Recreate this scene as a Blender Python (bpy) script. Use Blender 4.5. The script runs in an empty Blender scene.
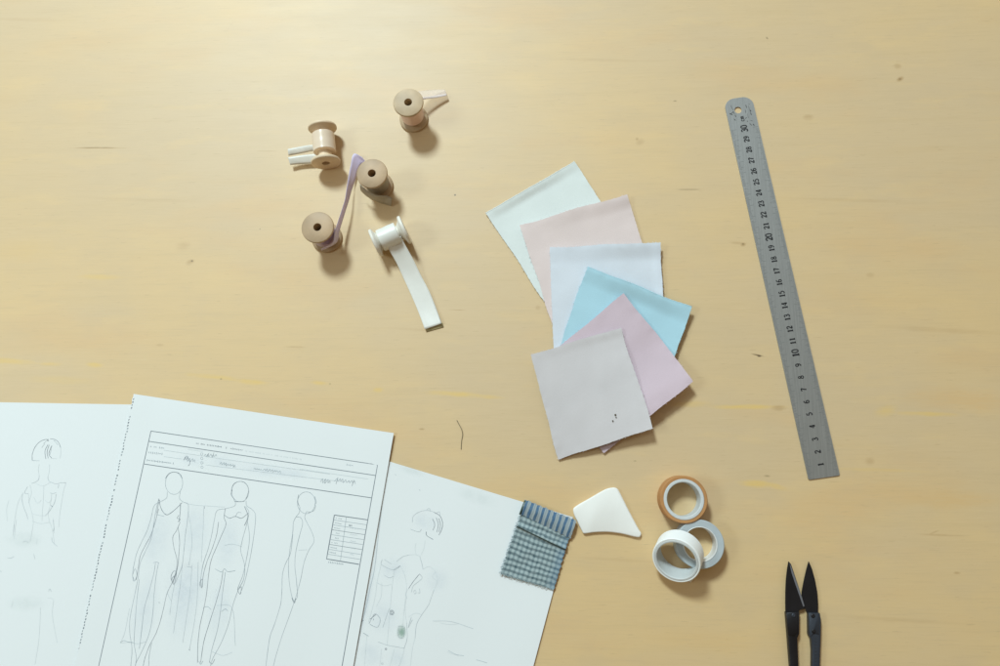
import bpy, bmesh, math, random
from mathutils import Vector, Matrix, noise as mnoise
random.seed(7)
S = bpy.context.scene
COL = S.collection
CM = 0.01
# ---------------------------------------------------------------- camera
F, UN, VN, H = 700.0, 32.0, 136.0, 0.577          # focal (px of a 1000 px wide frame), plumb point, height
d = Vector((UN, -VN, -F)).normalized()             # straight down, in camera axes
zc = -d
xc = Vector((1, 0, 0)); xc = (xc - zc * xc.dot(zc)).normalized()
yc = zc.cross(xc)
R = Matrix((xc, yc, zc))                           # camera axes -> world axes
cam = bpy.data.cameras.new('camera'); cam_o = bpy.data.objects.new('camera', cam); COL.objects.link(cam_o)
cam.sensor_width = 36; cam.lens = 36 * F / 1000; cam.clip_start = 0.01; cam.clip_end = 50
cam_o.matrix_world = Matrix.Translation((0, 0, H)) @ R.to_4x4()
S.camera = cam_o
S.render.resolution_x, S.render.resolution_y = 1024, 682
def at(px, py, z=0.0):
    """world point (metres) seen at photo position px,py at height z (cm)"""
    z *= CM
    r = R @ Vector((px - 500, -(py - 333), -F))
    t = (z - H) / r.z
    return Vector((r.x * t, r.y * t, z))
# ---------------------------------------------------------------- world and lamps
W = bpy.data.worlds.new('World'); S.world = W; W.use_nodes = True
# the room: dim and warm behind the camera, pale daylight on the window side (+y)
_nt = W.node_tree; _tc = _nt.nodes.new('ShaderNodeTexCoord'); _sp = _nt.nodes.new('ShaderNodeSeparateXYZ')
_mr = _nt.nodes.new('ShaderNodeMapRange'); _mr.interpolation_type = 'SMOOTHSTEP'; _mr.inputs[1].default_value = -.25; _mr.inputs[2].default_value = .85
_mx = _nt.nodes.new('ShaderNodeMix'); _mx.data_type = 'RGBA'; _mx.inputs[6].default_value = (.205, .148, .085, 1); _mx.inputs[7].default_value = (.44, .46, .46, 1)
_nt.links.new(_tc.outputs['Generated'], _sp.inputs[0]); _nt.links.new(_sp.outputs[1], _mr.inputs[0]); _nt.links.new(_mr.outputs[0], _mx.inputs[0])
_nt.links.new(_mx.outputs[2], _nt.nodes['Background'].inputs[0]); _nt.nodes['Background'].inputs[1].default_value = 1.0
def area(name, dirv, dist, sx, sy, power, col):
    l = bpy.data.lights.new(name, 'AREA'); l.shape = 'RECTANGLE'; l.size = sx; l.size_y = sy
    l.energy = power; l.color = col
    o = bpy.data.objects.new(name, l); COL.objects.link(o)
    v = Vector(dirv).normalized(); o.location = v * dist
    o.rotation_euler = v.to_track_quat('Z', 'Y').to_euler()
    return o
area('window_light', (-0.27, 0.62, 0.72), 3.6, 0.52, 0.62, 104.0, (0.755, 0.935, 1.0))
area('side_window_light', (-0.70, 0.02, 0.66), 2.4, 0.55, 0.50, 9.5, (0.76, 0.95, 1.0))
S.view_settings.view_transform = 'Standard'; S.view_settings.look = 'None'
S.view_settings.exposure = 0.08; S.view_settings.gamma = 1
S.render.engine = 'CYCLES'
# ---------------------------------------------------------------- materials
def mat(name, col, rough=0.6, metal=0.0, spec=0.5, sheen=0.0, bump=None, var=None, trans=0.0):
    m = bpy.data.materials.new(name); m.use_nodes = True
    nt = m.node_tree; p = nt.nodes['Principled BSDF']
    p.inputs['Base Color'].default_value = (*col, 1); p.inputs['Roughness'].default_value = rough
    p.inputs['Metallic'].default_value = metal; p.inputs['Specular IOR Level'].default_value = spec
    p.inputs['Sheen Weight'].default_value = sheen
    tc = nt.nodes.new('ShaderNodeTexCoord')
    if var:                                        # (scale, amount, stretch xyz)
        mp = nt.nodes.new('ShaderNodeMapping'); mp.inputs['Scale'].default_value = var[2]
        n = nt.nodes.new('ShaderNodeTexNoise'); n.inputs['Scale'].default_value = var[0]; n.inputs['Detail'].default_value = 6
        nt.links.new(tc.outputs['Object'], mp.inputs[0]); nt.links.new(mp.outputs[0], n.inputs[0])
        rp = nt.nodes.new('ShaderNodeMapRange'); rp.inputs[1].default_value = 0.3; rp.inputs[2].default_value = 0.7
        rp.inputs[3].default_value = 1 - var[1]; rp.inputs[4].default_value = 1 + var[1]
        mx = nt.nodes.new('ShaderNodeVectorMath'); mx.operation = 'SCALE'; mx.inputs[0].default_value = col
        nt.links.new(n.outputs[0], rp.inputs[0]); nt.links.new(rp.outputs[0], mx.inputs['Scale'])
        nt.links.new(mx.outputs[0], p.inputs['Base Color'])
    if bump:                                       # (scale, strength)
        n = nt.nodes.new('ShaderNodeTexNoise'); n.inputs['Scale'].default_value = bump[0]; n.inputs['Detail'].default_value = 4
        nt.links.new(tc.outputs['Object'], n.inputs[0])
        b = nt.nodes.new('ShaderNodeBump'); b.inputs['Strength'].default_value = bump[1]; b.inputs['Distance'].default_value = 0.0004
        nt.links.new(n.outputs[0], b.inputs['Height']); nt.links.new(b.outputs[0], p.inputs['Normal'])
    return m
def nd(nt, t, **kw):
    n = nt.nodes.new(t)
    for k, v in kw.items(): setattr(n, k, v)
    return n
# ---- table wood: pale varnished plywood, grain running across with the marks the photo shows
GRAIN = math.radians(-4)
def wood_table():
    m = bpy.data.materials.new('birch_plywood'); m.use_nodes = True
    nt = m.node_tree; L = nt.links.new; p = nt.nodes['Principled BSDF']
    tc = nd(nt, 'ShaderNodeTexCoord')
    def mapped(scale, rot=GRAIN):
        mp = nd(nt, 'ShaderNodeMapping', vector_type='POINT'); mp.inputs['Rotation'].default_value = (0, 0, -rot)
        mp.inputs['Scale'].default_value = scale; L(tc.outputs['Object'], mp.inputs[0]); return mp.outputs[0]
    def nz(vec, sc, det=5, rough=.55, dist=0.0):
        n = nd(nt, 'ShaderNodeTexNoise'); n.inputs['Scale'].default_value = sc; n.inputs['Detail'].default_value = det
        n.inputs['Roughness'].default_value = rough; n.inputs['Distortion'].default_value = dist
        L(vec, n.inputs[0]); return n.outputs[0]
    def rng(v, a, b, lo, hi):
        r = nd(nt, 'ShaderNodeMapRange', interpolation_type='SMOOTHSTEP'); r.inputs[1].default_value = a; r.inputs[2].default_value = b
        r.inputs[3].default_value = lo; r.inputs[4].default_value = hi; L(v, r.inputs[0]); return r.outputs[0]
    def mix(fac, c1, c2):
        x = nd(nt, 'ShaderNodeMix', data_type='RGBA')
        if isinstance(fac, float): x.inputs[0].default_value = fac
        else: L(fac, x.inputs[0])
        for i, c in ((6, c1), (7, c2)):
            if isinstance(c, tuple): x.inputs[i].default_value = (*c, 1)
            else: L(c, x.inputs[i])
        return x.outputs[2]
    def mth(op, a, b):
        x = nd(nt, 'ShaderNodeMath', operation=op)
        for i, c in ((0, a), (1, b)):
            if isinstance(c, (int, float)): x.inputs[i].default_value = c
            else: L(c, x.inputs[i])
        return x.outputs[0]
    base = mix(rng(nz(mapped((1, 1.6, 1)), 3.2, 3), .38, .64, 0, 1), (.665, .488, .275), (.715, .505, .25))
    base = mix(mth('MULTIPLY', rng(nz(mapped((1, 3, 1)), 5.5, 3), .5, .72, 0, 1), .55), base, (.71, .465, .215))   # warmer patches
    base = mix(mth('MULTIPLY', rng(nz(mapped((1.3, 26, 1)), 6, 6, .6, .4), .45, .75, 0, 1), .18), base, (.58, .415, .20))  # fine grain
    base = mix(mth('MULTIPLY', rng(nz(mapped((6, 160, 1)), 5, 4, .6), .5, .75, 0, 1), .34), base, (.57, .41, .22))
    base = mix(mth('MULTIPLY', rng(nz(mapped((5, 90, 1)), 11, 3, .6), .52, .8, 0, 1), .18), base, (.80, .63, .38))
    base = mix(mth('MULTIPLY', rng(nz(mapped((10, 110, 1)), 8, 2, .5), .66, .74, 0, 1), .40), base, (.50, .35, .18))   # sparse short pores
    base = mix(mth('MULTIPLY', rng(nz(mapped((1, 1.7, 1)), 22, 4, .6), .42, .7, 0, 1), .22), base, (.60, .45, .27))
    base = mix(mth('MULTIPLY', rng(nz(mapped((1.5, 6, 1)), 9, 4, .6), .52, .72, 0, 1), .26), base, (.79, .55, .25))
    wob = nz(mapped((1, 1, 1)), 60, 4)
    grainn = nz(mapped((8, 60, 1)), 9, 4)
    def mark(px, py, ln, wd, ang, col, k, base, breakup=0.5):
        c = at(px, py)
        vm = nd(nt, 'ShaderNodeVectorMath', operation='SUBTRACT'); L(tc.outputs['Object'], vm.inputs[0]); vm.inputs[1].default_value = (c.x, c.y, 0)
        mp = nd(nt, 'ShaderNodeMapping', vector_type='TEXTURE'); mp.inputs['Rotation'].default_value = (0, 0, math.radians(ang))
        mp.inputs['Scale'].default_value = (ln * CM, wd * CM, 1e3); L(vm.outputs[0], mp.inputs[0])
        ln_ = nd(nt, 'ShaderNodeVectorMath', operation='LENGTH'); L(mp.outputs[0], ln_.inputs[0])
        dd = mth('ADD', ln_.outputs['Value'], mth('MULTIPLY', mth('SUBTRACT', wob, .5), breakup * 1.6))
        f = rng(dd, .15, 1.0, 1, 0)
        f = mth('MULTIPLY', f, rng(grainn, .25, .6, 1 - breakup, 1))
        return mix(mth('MULTIPLY', f, min(1.0, float(k) * 1.3)), base, col)
    # px, py, half length, half width (cm), angle, colour, strength
    Y = (.75, .51, .175); D = (.20, .125, .05); B = (.46, .29, .12)
    for a in [(8, 361, 3.2, .35, -4, Y, .6), (50, 364, 1.6, .25, -2, Y, .5), (95, 365, 1.1, .3, -6, Y, .75), (215, 377, 3.0, .3, -6, Y, .7), (252, 382, 1.9, .3, -5, Y, .8),
              (320, 383, 1.1, .3, -6, Y, .85), (378, 390, .6, .3, 0, Y, .7), (455, 394, 2.9, .35, -4, Y, .8), (490, 397, 1.6, .25, -3, Y, .5), (745, 407, 4.0, .3, 0, Y, .8),
              (778, 408, .8, .35, 2, B, .55), (886, 410, 1.2, .6, 20, Y, .45), (930, 414, 3.0, .28, -2, Y, .6), (757, 484, 1.9, .4, -3, Y, .75), (775, 486, 1.2, .3, -14, Y, .6),
              (100, 277, 2.6, .35, -2, Y, .45), (60, 380, 4, .5, -2, Y, .25), (690, 404, 2.5, .35, 0, Y, .4),
              (190, 262, .55, .32, 15, B, .5), (192, 261, .16, .12, 0, D, .8), (183, 246, .9, .5, 0, B, .22), (100, 148, 3.5, .09, -1.5, B, .85), (98, 147.5, 2.2, .05, -1, D, .45),
              (688, 189.5, 1.6, .07, -1, D, .45), (743, 244.5, .32, .22, 10, B, .9), (743, 244, .12, .1, 0, D, .8), (738, 243, .9, .2, -4, B, .35), (757, 355, .75, .10, -12, D, .95),
              (759, 356, .25, .13, -8, (.10, .055, .02), .95), (898, 66, .5, .4, 0, B, .4), (900, 79, .5, .28, 30, B, .75), (900, 79, .16, .12, 0, D, .5), (808, 117, .6, .4, 0, B, .35), (640, 142, .5, .4, 30, B, .3),
              (637, 139, .2, .2, 0, B, .5), (767, 38, .2, .12, -50, D, .55), (675, 101, .2, .08, 0, D, .5), (455, 195, .13, .12, 0, (.05, .04, .03), .95), (260, 229, .10, .09, 0, (.06, .05, .04), .95),
              (870, 461, .5, .4, 10, B, .3), (767, 476, .35, .12, -5, D, .4), (957, 573, .35, .12, 0, B, .6), (940, 535, 2.2, .12, -2, B, .35), (935, 532, .6, .1, 20, B, .35),
              (457, 310, .9, .06, -2, B, .55), (330, 384, .15, .12, 0, D, .4), (221, 379, .15, .12, 0, D, .5), (422, 429, .35, .12, 0, B, .8), (160, 345, .5, .15, 0, B, .3),
              (635, 461, .2, .1, 0, D, .4), (266, 151, 1.3, .1, -2, B, .4), (295, 347, 1.2, .12, -2, B, .3), (538, 308, .3, .3, 0, B, .3), (870, 275, .5, .3, 0, B, .25),
              (30, 20, 6, .3, -3, B, .12), (600, 60, 7, .25, -3, B, .14), (850, 200, 8, .22, -3, B, .14), (940, 330, 7, .3, -4, B, .18), (620, 560, 5, .2, -3, B, .15),
              (900, 620, 7, .25, -3, B, .15), (150, 200, 8, .25, -3, B, .12), (420, 330, 4, .2, -4, B, .15), (880, 470, 5, .2, -2, Y, .3), (950, 500, 5, 1.0, -2, (.72, .44, .16), .3),
              (960, 400, 6, 1.4, -3, (.74, .45, .17), .3), (700, 640, 6, 1.2, -3, (.72, .46, .18), .2), (20, 250, 5, 1.4, 0, (.74, .50, .20), .25)]:
        base = mark(*a[:7], base)
    L(base, p.inputs['Base Color'])
    L(rng(nz(mapped((1, 5, 1)), 14, 5), .3, .7, .52, .54), p.inputs['Roughness'])
    p.inputs['Specular IOR Level'].default_value = 0.8
    bp = nd(nt, 'ShaderNodeBump'); bp.inputs['Strength'].default_value = .03; bp.inputs['Distance'].default_value = .0004
    hh = mth('ADD', nz(mapped((6, 60, 1)), 40, 4), mth('MULTIPLY', nz(mapped((1, 2, 1)), 200, 3), .3))
    L(hh, bp.inputs['Height']); L(bp.outputs[0], p.inputs['Normal'])
    return m
M = {}
M['table'] = wood_table()
M['paper'] = mat('white_paper', (.805, .825, .82), .75, bump=(60, .12), spec=.3)
M['spool'] = mat('turned_wood', (.55, .41, .255), .5, var=(60, .2, (1, 1, 5)), bump=(500, .15), spec=.35)
M['spool_brown'] = mat('brown_turned_wood', (.48, .335, .20), .5, var=(60, .2, (1, 1, 5)), bump=(500, .15), spec=.35)
M['taupe_light'] = mat('lightened_taupe_satin', (.40, .335, .24), .5, bump=(900, .2))  # same taupe ribbon, lit tone painted in so the tail shows against shading
M['spool_pale'] = mat('pale_turned_wood', (.76, .60, .42), .5, var=(60, .14, (1, 1, 5)), bump=(500, .15), spec=.35)
M['spool_white'] = mat('bleached_turned_wood', (.80, .76, .67), .45, var=(45, .06, (1, 1, 5)), spec=.4)
M['pink_satin'] = mat('pink_satin', (.80, .56, .48), .38, sheen=.2, bump=(900, .1))
M['taupe'] = mat('taupe_satin', (.24, .185, .125), .5, sheen=.15, bump=(900, .2))
M['mauve'] = mat('mauve_satin', (.42, .29, .40), .45, sheen=.2, bump=(900, .15))
M['lilac'] = mat('lilac_satin', (.80, .71, .88), .40, sheen=.2)
M['peach'] = mat('peach_satin', (.82, .66, .50), .28, sheen=.1)
M['cream'] = mat('cream_satin', (.90, .87, .79), .4, var=(120, .06, (1, 6, 1)), bump=(300, .3))
M['white_satin'] = mat('white_satin', (.90, .885, .82), .36, var=(50, .05, (1, 1, 1)), bump=(200, .25))
M['steel'] = mat('brushed_steel', (.40, .41, .40), .44, metal=.75, var=(30, .10, (30, 1.2, 1)), bump=(300, .12))
M['ink'] = mat('black_ink', (.02, .02, .022), .5)
M['faint_ink'] = mat('worn_ink', (.15, .16, .16), .5)
M['graphite'] = mat('graphite', (.20, .23, .26), .6)
M['pencil'] = mat('light_pencil', (.38, .43, .46), .7)
M['faint'] = mat('faint_pencil', (.56, .61, .63), .7)
M['blackmetal'] = mat('blackened_steel', (.012, .011, .013), .45, metal=.3, var=(60, .3, (1, 1, 1)), bump=(350, .2))
M['slate'] = mat('slate_painted_steel', (.032, .038, .05), .45, metal=.2, bump=(350, .2))
M['edge'] = mat('ground_edge', (.26, .27, .31), .4, metal=.6)
M['chalk'] = mat('white_chalk', (.86, .84, .79), .8, bump=(120, .25), spec=.25, var=(35, .03, (1, 1, 1)))
M['thread'] = mat('dark_thread', (.11, .085, .05), .8)
M['core'] = mat('grey_card_core', (.60, .62, .61), .7, bump=(300, .5))
M['core_white'] = mat('white_card_core', (.78, .78, .76), .6)
M['orange_tape'] = mat('tan_tape', (.66, .34, .13), .5, var=(120, .08, (1, 1, 1)))
M['blue_tape'] = mat('pale_blue_grey_tape', (.46, .51, .53), .5, var=(120, .05, (1, 1, 1)))
M['white_tape'] = mat('white_tape', (.88, .89, .87), .6)
def fabric(name, col, weave=1400, v=.035):
    return mat(name, col, .9, sheen=.25, bump=(weave, .35), var=(28, v, (1, 1, 1)), spec=.2)
M['f_mint'] = fabric('mint_white_cotton', (.74, .78, .75))
M['f_pink'] = fabric('blush_cotton', (.755, .63, .60))
M['f_lav'] = fabric('lavender_white_cotton', (.68, .71, .76))
M['f_blue'] = fabric('sky_blue_cotton', (.43, .65, .735))
M['f_mauve'] = fabric('mauve_cotton', (.625, .50, .55))
M['f_grey'] = fabric('stone_grey_cotton', (.63, .59, .59))
def alpha_uv(name, col, body, edge, inv=False):
    """sheer ribbon: denser selvedge along v=0 and v=1"""
    m = mat(name, col, .5); nt = m.node_tree; L = nt.links.new; p = nt.nodes['Principled BSDF']
    uv = nd(nt, 'ShaderNodeUVMap'); sp = nd(nt, 'ShaderNodeSeparateXYZ'); L(uv.outputs[0], sp.inputs[0])
    r = nd(nt, 'ShaderNodeMapRange'); r.inputs[1].default_value = .72; r.inputs[2].default_value = .85
    r.inputs[3].default_value = body; r.inputs[4].default_value = edge
    L(sp.outputs[1], r.inputs[0]); L(r.outputs[0], p.inputs['Alpha']); return m
M['organza'] = alpha_uv('pale_pink_organza', (.93, .82, .78), .22, .95)
def translucent(m, k):
    nt = m.node_tree; p = nt.nodes['Principled BSDF']; out = nt.nodes['Material Output']
    t = nd(nt, 'ShaderNodeBsdfTranslucent'); t.inputs[0].default_value = p.inputs['Base Color'].default_value
    x = nd(nt, 'ShaderNodeMixShader'); x.inputs[0].default_value = k
    nt.links.new(p.outputs[0], x.inputs[1]); nt.links.new(t.outputs[0], x.inputs[2]); nt.links.new(x.outputs[0], out.inputs[0])
for q_, k_ in (('lilac', .3), ('cream', .2), ('white_satin', .12)): translucent(M[q_], k_)
def smudge(name, col, k):
    m = mat(name, col, .8); nt = m.node_tree; L = nt.links.new; p = nt.nodes['Principled BSDF']
    uv = nd(nt, 'ShaderNodeUVMap'); tc = nd(nt, 'ShaderNodeTexCoord')
    vm = nd(nt, 'ShaderNodeVectorMath', operation='DISTANCE'); L(uv.outputs[0], vm.inputs[0]); vm.inputs[1].default_value = (.5, .5, 0)
    n = nd(nt, 'ShaderNodeTexNoise'); n.inputs['Scale'].default_value = 130; n.inputs['Detail'].default_value = 5; L(tc.outputs['Object'], n.inputs[0])
    r = nd(nt, 'ShaderNodeMapRange', interpolation_type='SMOOTHSTEP'); r.inputs[1].default_value = .5; r.inputs[2].default_value = .05; r.inputs[3].default_value = 0; r.inputs[4].default_value = k
    L(vm.outputs['Value'], r.inputs[0])
    r2 = nd(nt, 'ShaderNodeMapRange'); r2.inputs[1].default_value = .35; r2.inputs[2].default_value = .65; r2.inputs[3].default_value = .45; r2.inputs[4].default_value = 1.0; L(n.outputs[0], r2.inputs[0])
    x = nd(nt, 'ShaderNodeMath', operation='MULTIPLY'); L(r.outputs[0], x.inputs[0]); L(r2.outputs[0], x.inputs[1]); L(x.outputs[0], p.inputs['Alpha'])
    return m
M['smudge'] = smudge('pencil_shading', (.52, .60, .72), .11)
M['smudge_grey'] = smudge('grey_pencil_shading', (.52, .60, .58), .10)
M['smudge_green'] = smudge('green_crayon', (.30, .45, .36), .8)
# ---------------------------------------------------------------- object helpers
def world_m(o):
    m = Matrix.LocRotScale(o.location, o.rotation_euler, o.scale)
    return world_m(o.parent) @ m if o.parent else m
def tag(o, label=None, cat=None, group=None, kind=None):
    if label: o['label'] = label
    if cat: o['category'] = cat
    if group: o['group'] = group
    if kind: o['kind'] = kind
    return o
def thing(name, loc, label, cat, group=None, rot=(0, 0, 0)):
    o = bpy.data.objects.new(name, None); COL.objects.link(o); o.empty_display_size = .01
    o.location = loc; o.rotation_euler = rot
    return tag(o, label, cat, group)
def mesh(name, verts, faces, m, parent=None, local=False, smooth=True, uvs=None, thick=None, offset=0, origin=None):
    """ONE mesh object; verts are world points unless local"""
    me = bpy.data.meshes.new(name)
    o = bpy.data.objects.new(name, me); COL.objects.link(o)
    if parent: o.parent = parent
    vs = [Vector(v) for v in verts]
    if not local:
        if parent:
            inv = world_m(parent).inverted(); vs = [inv @ v for v in vs]
        else:
            if origin is None:
                origin = sum(vs, Vector()) / len(vs); origin.z = min(v.z for v in vs)
            o.location = origin; vs = [v - origin for v in vs]
    me.from_pydata([tuple(v) for v in vs], [], faces)
    me.materials.append(m)
    if uvs:
        ul = me.uv_layers.new(name='UVMap')
        for lp in me.loops: ul.data[lp.index].uv = uvs[lp.vertex_index]
    bm = bmesh.new(); bm.from_mesh(me); bmesh.ops.recalc_face_normals(bm, faces=bm.faces); bm.to_mesh(me); bm.free()
    for p in me.polygons: p.use_smooth = smooth
    if thick:
        s = o.modifiers.new('thickness', 'SOLIDIFY'); s.thickness = thick * CM; s.offset = offset; s.use_even_offset = False; s.use_flat_faces = (thick < .02)
    return o
def cloth_mesh(name, vs, nu, nv, m, uv, parent=None, th=.07):
    """thin flat-lying sheet: top, bottom and a crisp rim (own vertices, so the edge shades sharply)"""
    n = len(vs); k = nu + 1; h = Vector((0, 0, th * CM / 2)); V = [v + h for v in vs] + [v - h for v in vs]; U = list(uv) * 2
    q = [(j * k + i, (j + 1) * k + i, (j + 1) * k + i + 1, j * k + i + 1) for j in range(nv) for i in range(nu)]
    Fc = q + [tuple(n + a for a in f)[::-1] for f in q]
    loop = [i for i in range(k)] + [j * k + nu for j in range(1, nv + 1)] + [nv * k + i for i in range(nu - 1, -1, -1)] + [j * k for j in range(nv - 1, 0, -1)]
    b = len(V); V += [vs[i] + h for i in loop] + [vs[i] - h for i in loop]; U += [uv[i] for i in loop] * 2; L_ = len(loop)
    Fc += [(b + i, b + (i + 1) % L_, b + L_ + (i + 1) % L_, b + L_ + i) for i in range(L_)]
    return mesh(name, V, Fc, m, parent, uvs=U)
def grid(fn, nu, nv):
    vs, uv = [], []
    for j in range(nv + 1):
        for i in range(nu + 1):
            u, v = i / nu, j / nv
            vs.append(fn(u, v)); uv.append((u, v))
    fs = [(j * (nu + 1) + i, (j + 1) * (nu + 1) + i, (j + 1) * (nu + 1) + i + 1, j * (nu + 1) + i + 1) for j in range(nv) for i in range(nu)]
    return vs, fs, uv
def lathe(prof, n=72, closed=True):
    """prof in cm -> local metres, around z"""
    vs, fs = [], []
    k = len(prof)
    for i in range(n):
        a = 2 * math.pi * i / n
        for r, z in prof: vs.append((r * math.cos(a) * CM, r * math.sin(a) * CM, z * CM))
    for i in range(n):
        j = (i + 1) % n
        for q in range(k if closed else k - 1):
            w = (q + 1) % k
            fs.append((i * k + q, j * k + q, j * k + w, i * k + w))
    return vs, fs
def auto_smooth(o, ang=35):
    bm = bmesh.new(); bm.from_mesh(o.data)
    for e in bm.edges:
        if len(e.link_faces) == 2 and e.calc_face_angle(0) > math.radians(ang): e.smooth = False
    bm.to_mesh(o.data); bm.free(); return o
def catmull(pts, n):
    pts = [Vector(p) for p in pts]; P = [2 * pts[0] - pts[1]] + pts + [2 * pts[-1] - pts[-2]]; out = []
    for i in range(1, len(P) - 2):
        for k in range(n):
            t = k / n; a, b, c, e = P[i - 1], P[i], P[i + 1], P[i + 2]
            out.append(.5 * ((2 * b) + (c - a) * t + (2 * a - 5 * b + 4 * c - e) * t * t + (3 * b - a - 3 * c + e) * t ** 3))
    out.append(P[-2]); return out
def strip(name, pairs, m, parent, n=8, across=4, bow=0.0, thick=.02):
    """ribbon through pairs of edge points ((px,py,z),(px,py,z)); bow lifts (cm) the middle along its normal"""
    A = catmull([at(*p[0]) for p in pairs], n); B = catmull([at(*p[1]) for p in pairs], n)
    vs, uv = [], []; N = len(A)
    for i in range(N):
        t = (A[min(i + 1, N - 1)] - A[max(i - 1, 0)]); w = B[i] - A[i]; nn = t.cross(w)
        nn = nn.normalized() if nn.length > 0 else Vector((0, 0, 1))
        if nn.z < 0: nn = -nn
        for k in range(across + 1):
            s = k / across
            vs.append(A[i].lerp(B[i], s) + nn * bow * CM * 4 * s * (1 - s)); uv.append((i / (N - 1), s))
    q = across + 1
    fs = [(i * q + k, (i + 1) * q + k, (i + 1) * q + k + 1, i * q + k + 1) for i in range(N - 1) for k in range(across)]
    return mesh(name, vs, fs, m, parent, uvs=uv, thick=thick)
def tube(vs_out, fs_out, pts, r, n=6):
    pts = [Vector(p) for p in pts]; base = len(vs_out)
    for i, p in enumerate(pts):
        t = (pts[min(i + 1, len(pts) - 1)] - pts[max(i - 1, 0)]).normalized()
        a = t.cross(Vector((0, 0, 1)))
        if a.length < .1: a = t.cross(Vector((1, 0, 0)))
        a.normalize(); b = t.cross(a)
        for k in range(n):
            q = 2 * math.pi * k / n; vs_out.append(p + (a * math.cos(q) + b * math.sin(q)) * r)
    for i in range(len(pts) - 1):
        for k in range(n):
            k2 = (k + 1) % n; fs_out.append((base + i * n + k, base + (i + 1) * n + k, base + (i + 1) * n + k2, base + i * n + k2))
    fs_out.append(tuple(base + k for k in range(n))); fs_out.append(tuple(base + (len(pts) - 1) * n + k for k in range(n))[::-1])
# ---------------------------------------------------------------- table
tv, tf = [], []
x0, x1, y0, y1, th = -1.0, 1.0, -.72, .80, -.03
tv = [(x0, y0, 0), (x1, y0, 0), (x1, y1, 0), (x0, y1, 0), (x0, y0, th), (x1, y0, th), (x1, y1, th), (x0, y1, th)]
tf = [(0, 1, 2, 3), (7, 6, 5, 4), (0, 4, 5, 1), (1, 5, 6, 2), (2, 6, 7, 3), (3, 7, 4, 0)]
tb = mesh('table_top', tv, tf, M['table'], smooth=False, origin=Vector((0, 0, 0)))
tag(tb, kind='structure')
# ---------------------------------------------------------------- paper sheets with their drawings
class Sheet:
    """corner c, direction ex along the top edge, ey down the sheet; height function h (cm)"""
    def __init__(s, c, ex, ey, w, hgt, hfun): s.c, s.ex, s.ey, s.w, s.h, s.hf = c, ex, ey, w, hgt, hfun; s.eyr = ey
    def uv(s, p):
        q = p - s.c; return q.dot(s.ex) / (s.w * CM), q.dot(s.ey) / (s.h * CM)
    def z(s, p):
        u, v = s.uv(p); return s.hf(min(max(u, 0), 1), min(max(v, 0), 1))
    def px(s, x, y, lift=0.0):                     # photo position -> point on the sheet
        z = s.hf(.5, .3)
        for _ in range(4): z = s.z(at(x, y, z))
        p = at(x, y, z); p.z = (z + lift) * CM; return p
    def build(s, name, jag=0.0):
        rs = random.Random(3)
        def fn(u, v):
            uu = u
            p = s.c + s.ex * (uu * s.w * CM) + (s.ey * (1 - u) + s.eyr * u) * (v * s.h * CM)
            if jag and u == 0: p = p - s.ex * (jag * CM * rs.random() * (1 if rs.random() < .6 else .2))
            p.z = s.hf(u, v) * CM; return p
        vs, fs, uv = grid(fn, 42, 120 if jag else 60)
        return cloth_mesh(name, vs, 42, 120 if jag else 60, M['paper'], uv, th=.012)
def sheet_from(tl, tr, w, hgt, hf, anchor='tl', z=0.05):
    a, b = at(*tl, z), at(*tr, z); a.z = b.z = 0
    ex = (b - a).normalized(); ey = Vector((ex.y, -ex.x, 0))
    c = a if anchor == 'tl' else b - ex * w * CM
    return Sheet(c, ex, ey, w, hgt, hf)
def sm(a, b, x):
    t = min(max((x - a) / (b - a), 0), 1); return t * t * (3 - 2 * t)
shL = sheet_from((0, 402.2), (133, 404.5), 21.0, 29.7, lambda u, v: .02 + .04 * math.sin(3 * u) * (1 - u) , 'tl')
# the left sheet's right edge is hidden under the middle one
_e = at(152, 404.9, .05); _e.z = 0; shL.c = _e - shL.ex * .21
shR = sheet_from((389.5, 461.5), (573, 517.1), 21.0, 29.7, lambda u, v: .035 + .09 * sm(.7, 1, u) * math.sin(3.1 * min(1, v * 1.3)) + .03 * math.sin(7 * u + 2 * v) ** 2, 'tr')
shM = sheet_from((134.2, 394), (393.9, 433.1), 21.05, 29.7, lambda u, v: .11 + .07 * sm(.80, 1, u) + .04 * sm(.1, 0, u) + .05 * (1 - sm(0, .15, v)) + .03 * math.sin(5 * u + 3 * v) ** 2, 'tl', .15)
_q = at(134.2, 394, .15); _b = at(393.9, 433.1, .2); _b.z = _q.z; shM.c = Vector((_q.x, _q.y, 0)); shM.w = (_b - _q).length * 100; shM.ex = (_b - _q).normalized()
shM.ey = (at(75.2, 666, .15) - _q).normalized(); shM.eyr = (at(353.2, 666, .2) - _b).normalized(); shM.ey.z = shM.eyr.z = 0
pL = shL.build('paper_sheet'); pR = shR.build('paper_sheet'); pM = shM.build('paper_sheet', jag=.10)
tag(pL, 'white paper sheet with faint pencil bodice sketch, lying leftmost and partly out of frame', 'paper sheet', 'pattern papers fanned at lower left')
tag(pR, 'white paper sheet with pencil sketch of a jacket, under the plaid swatch', 'paper sheet', 'pattern papers fanned at lower left')
tag(pM, 'white printed form with three croquis figures, topmost of the papers, ragged left edge', 'paper sheet', 'pattern papers fanned at lower left')

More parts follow.
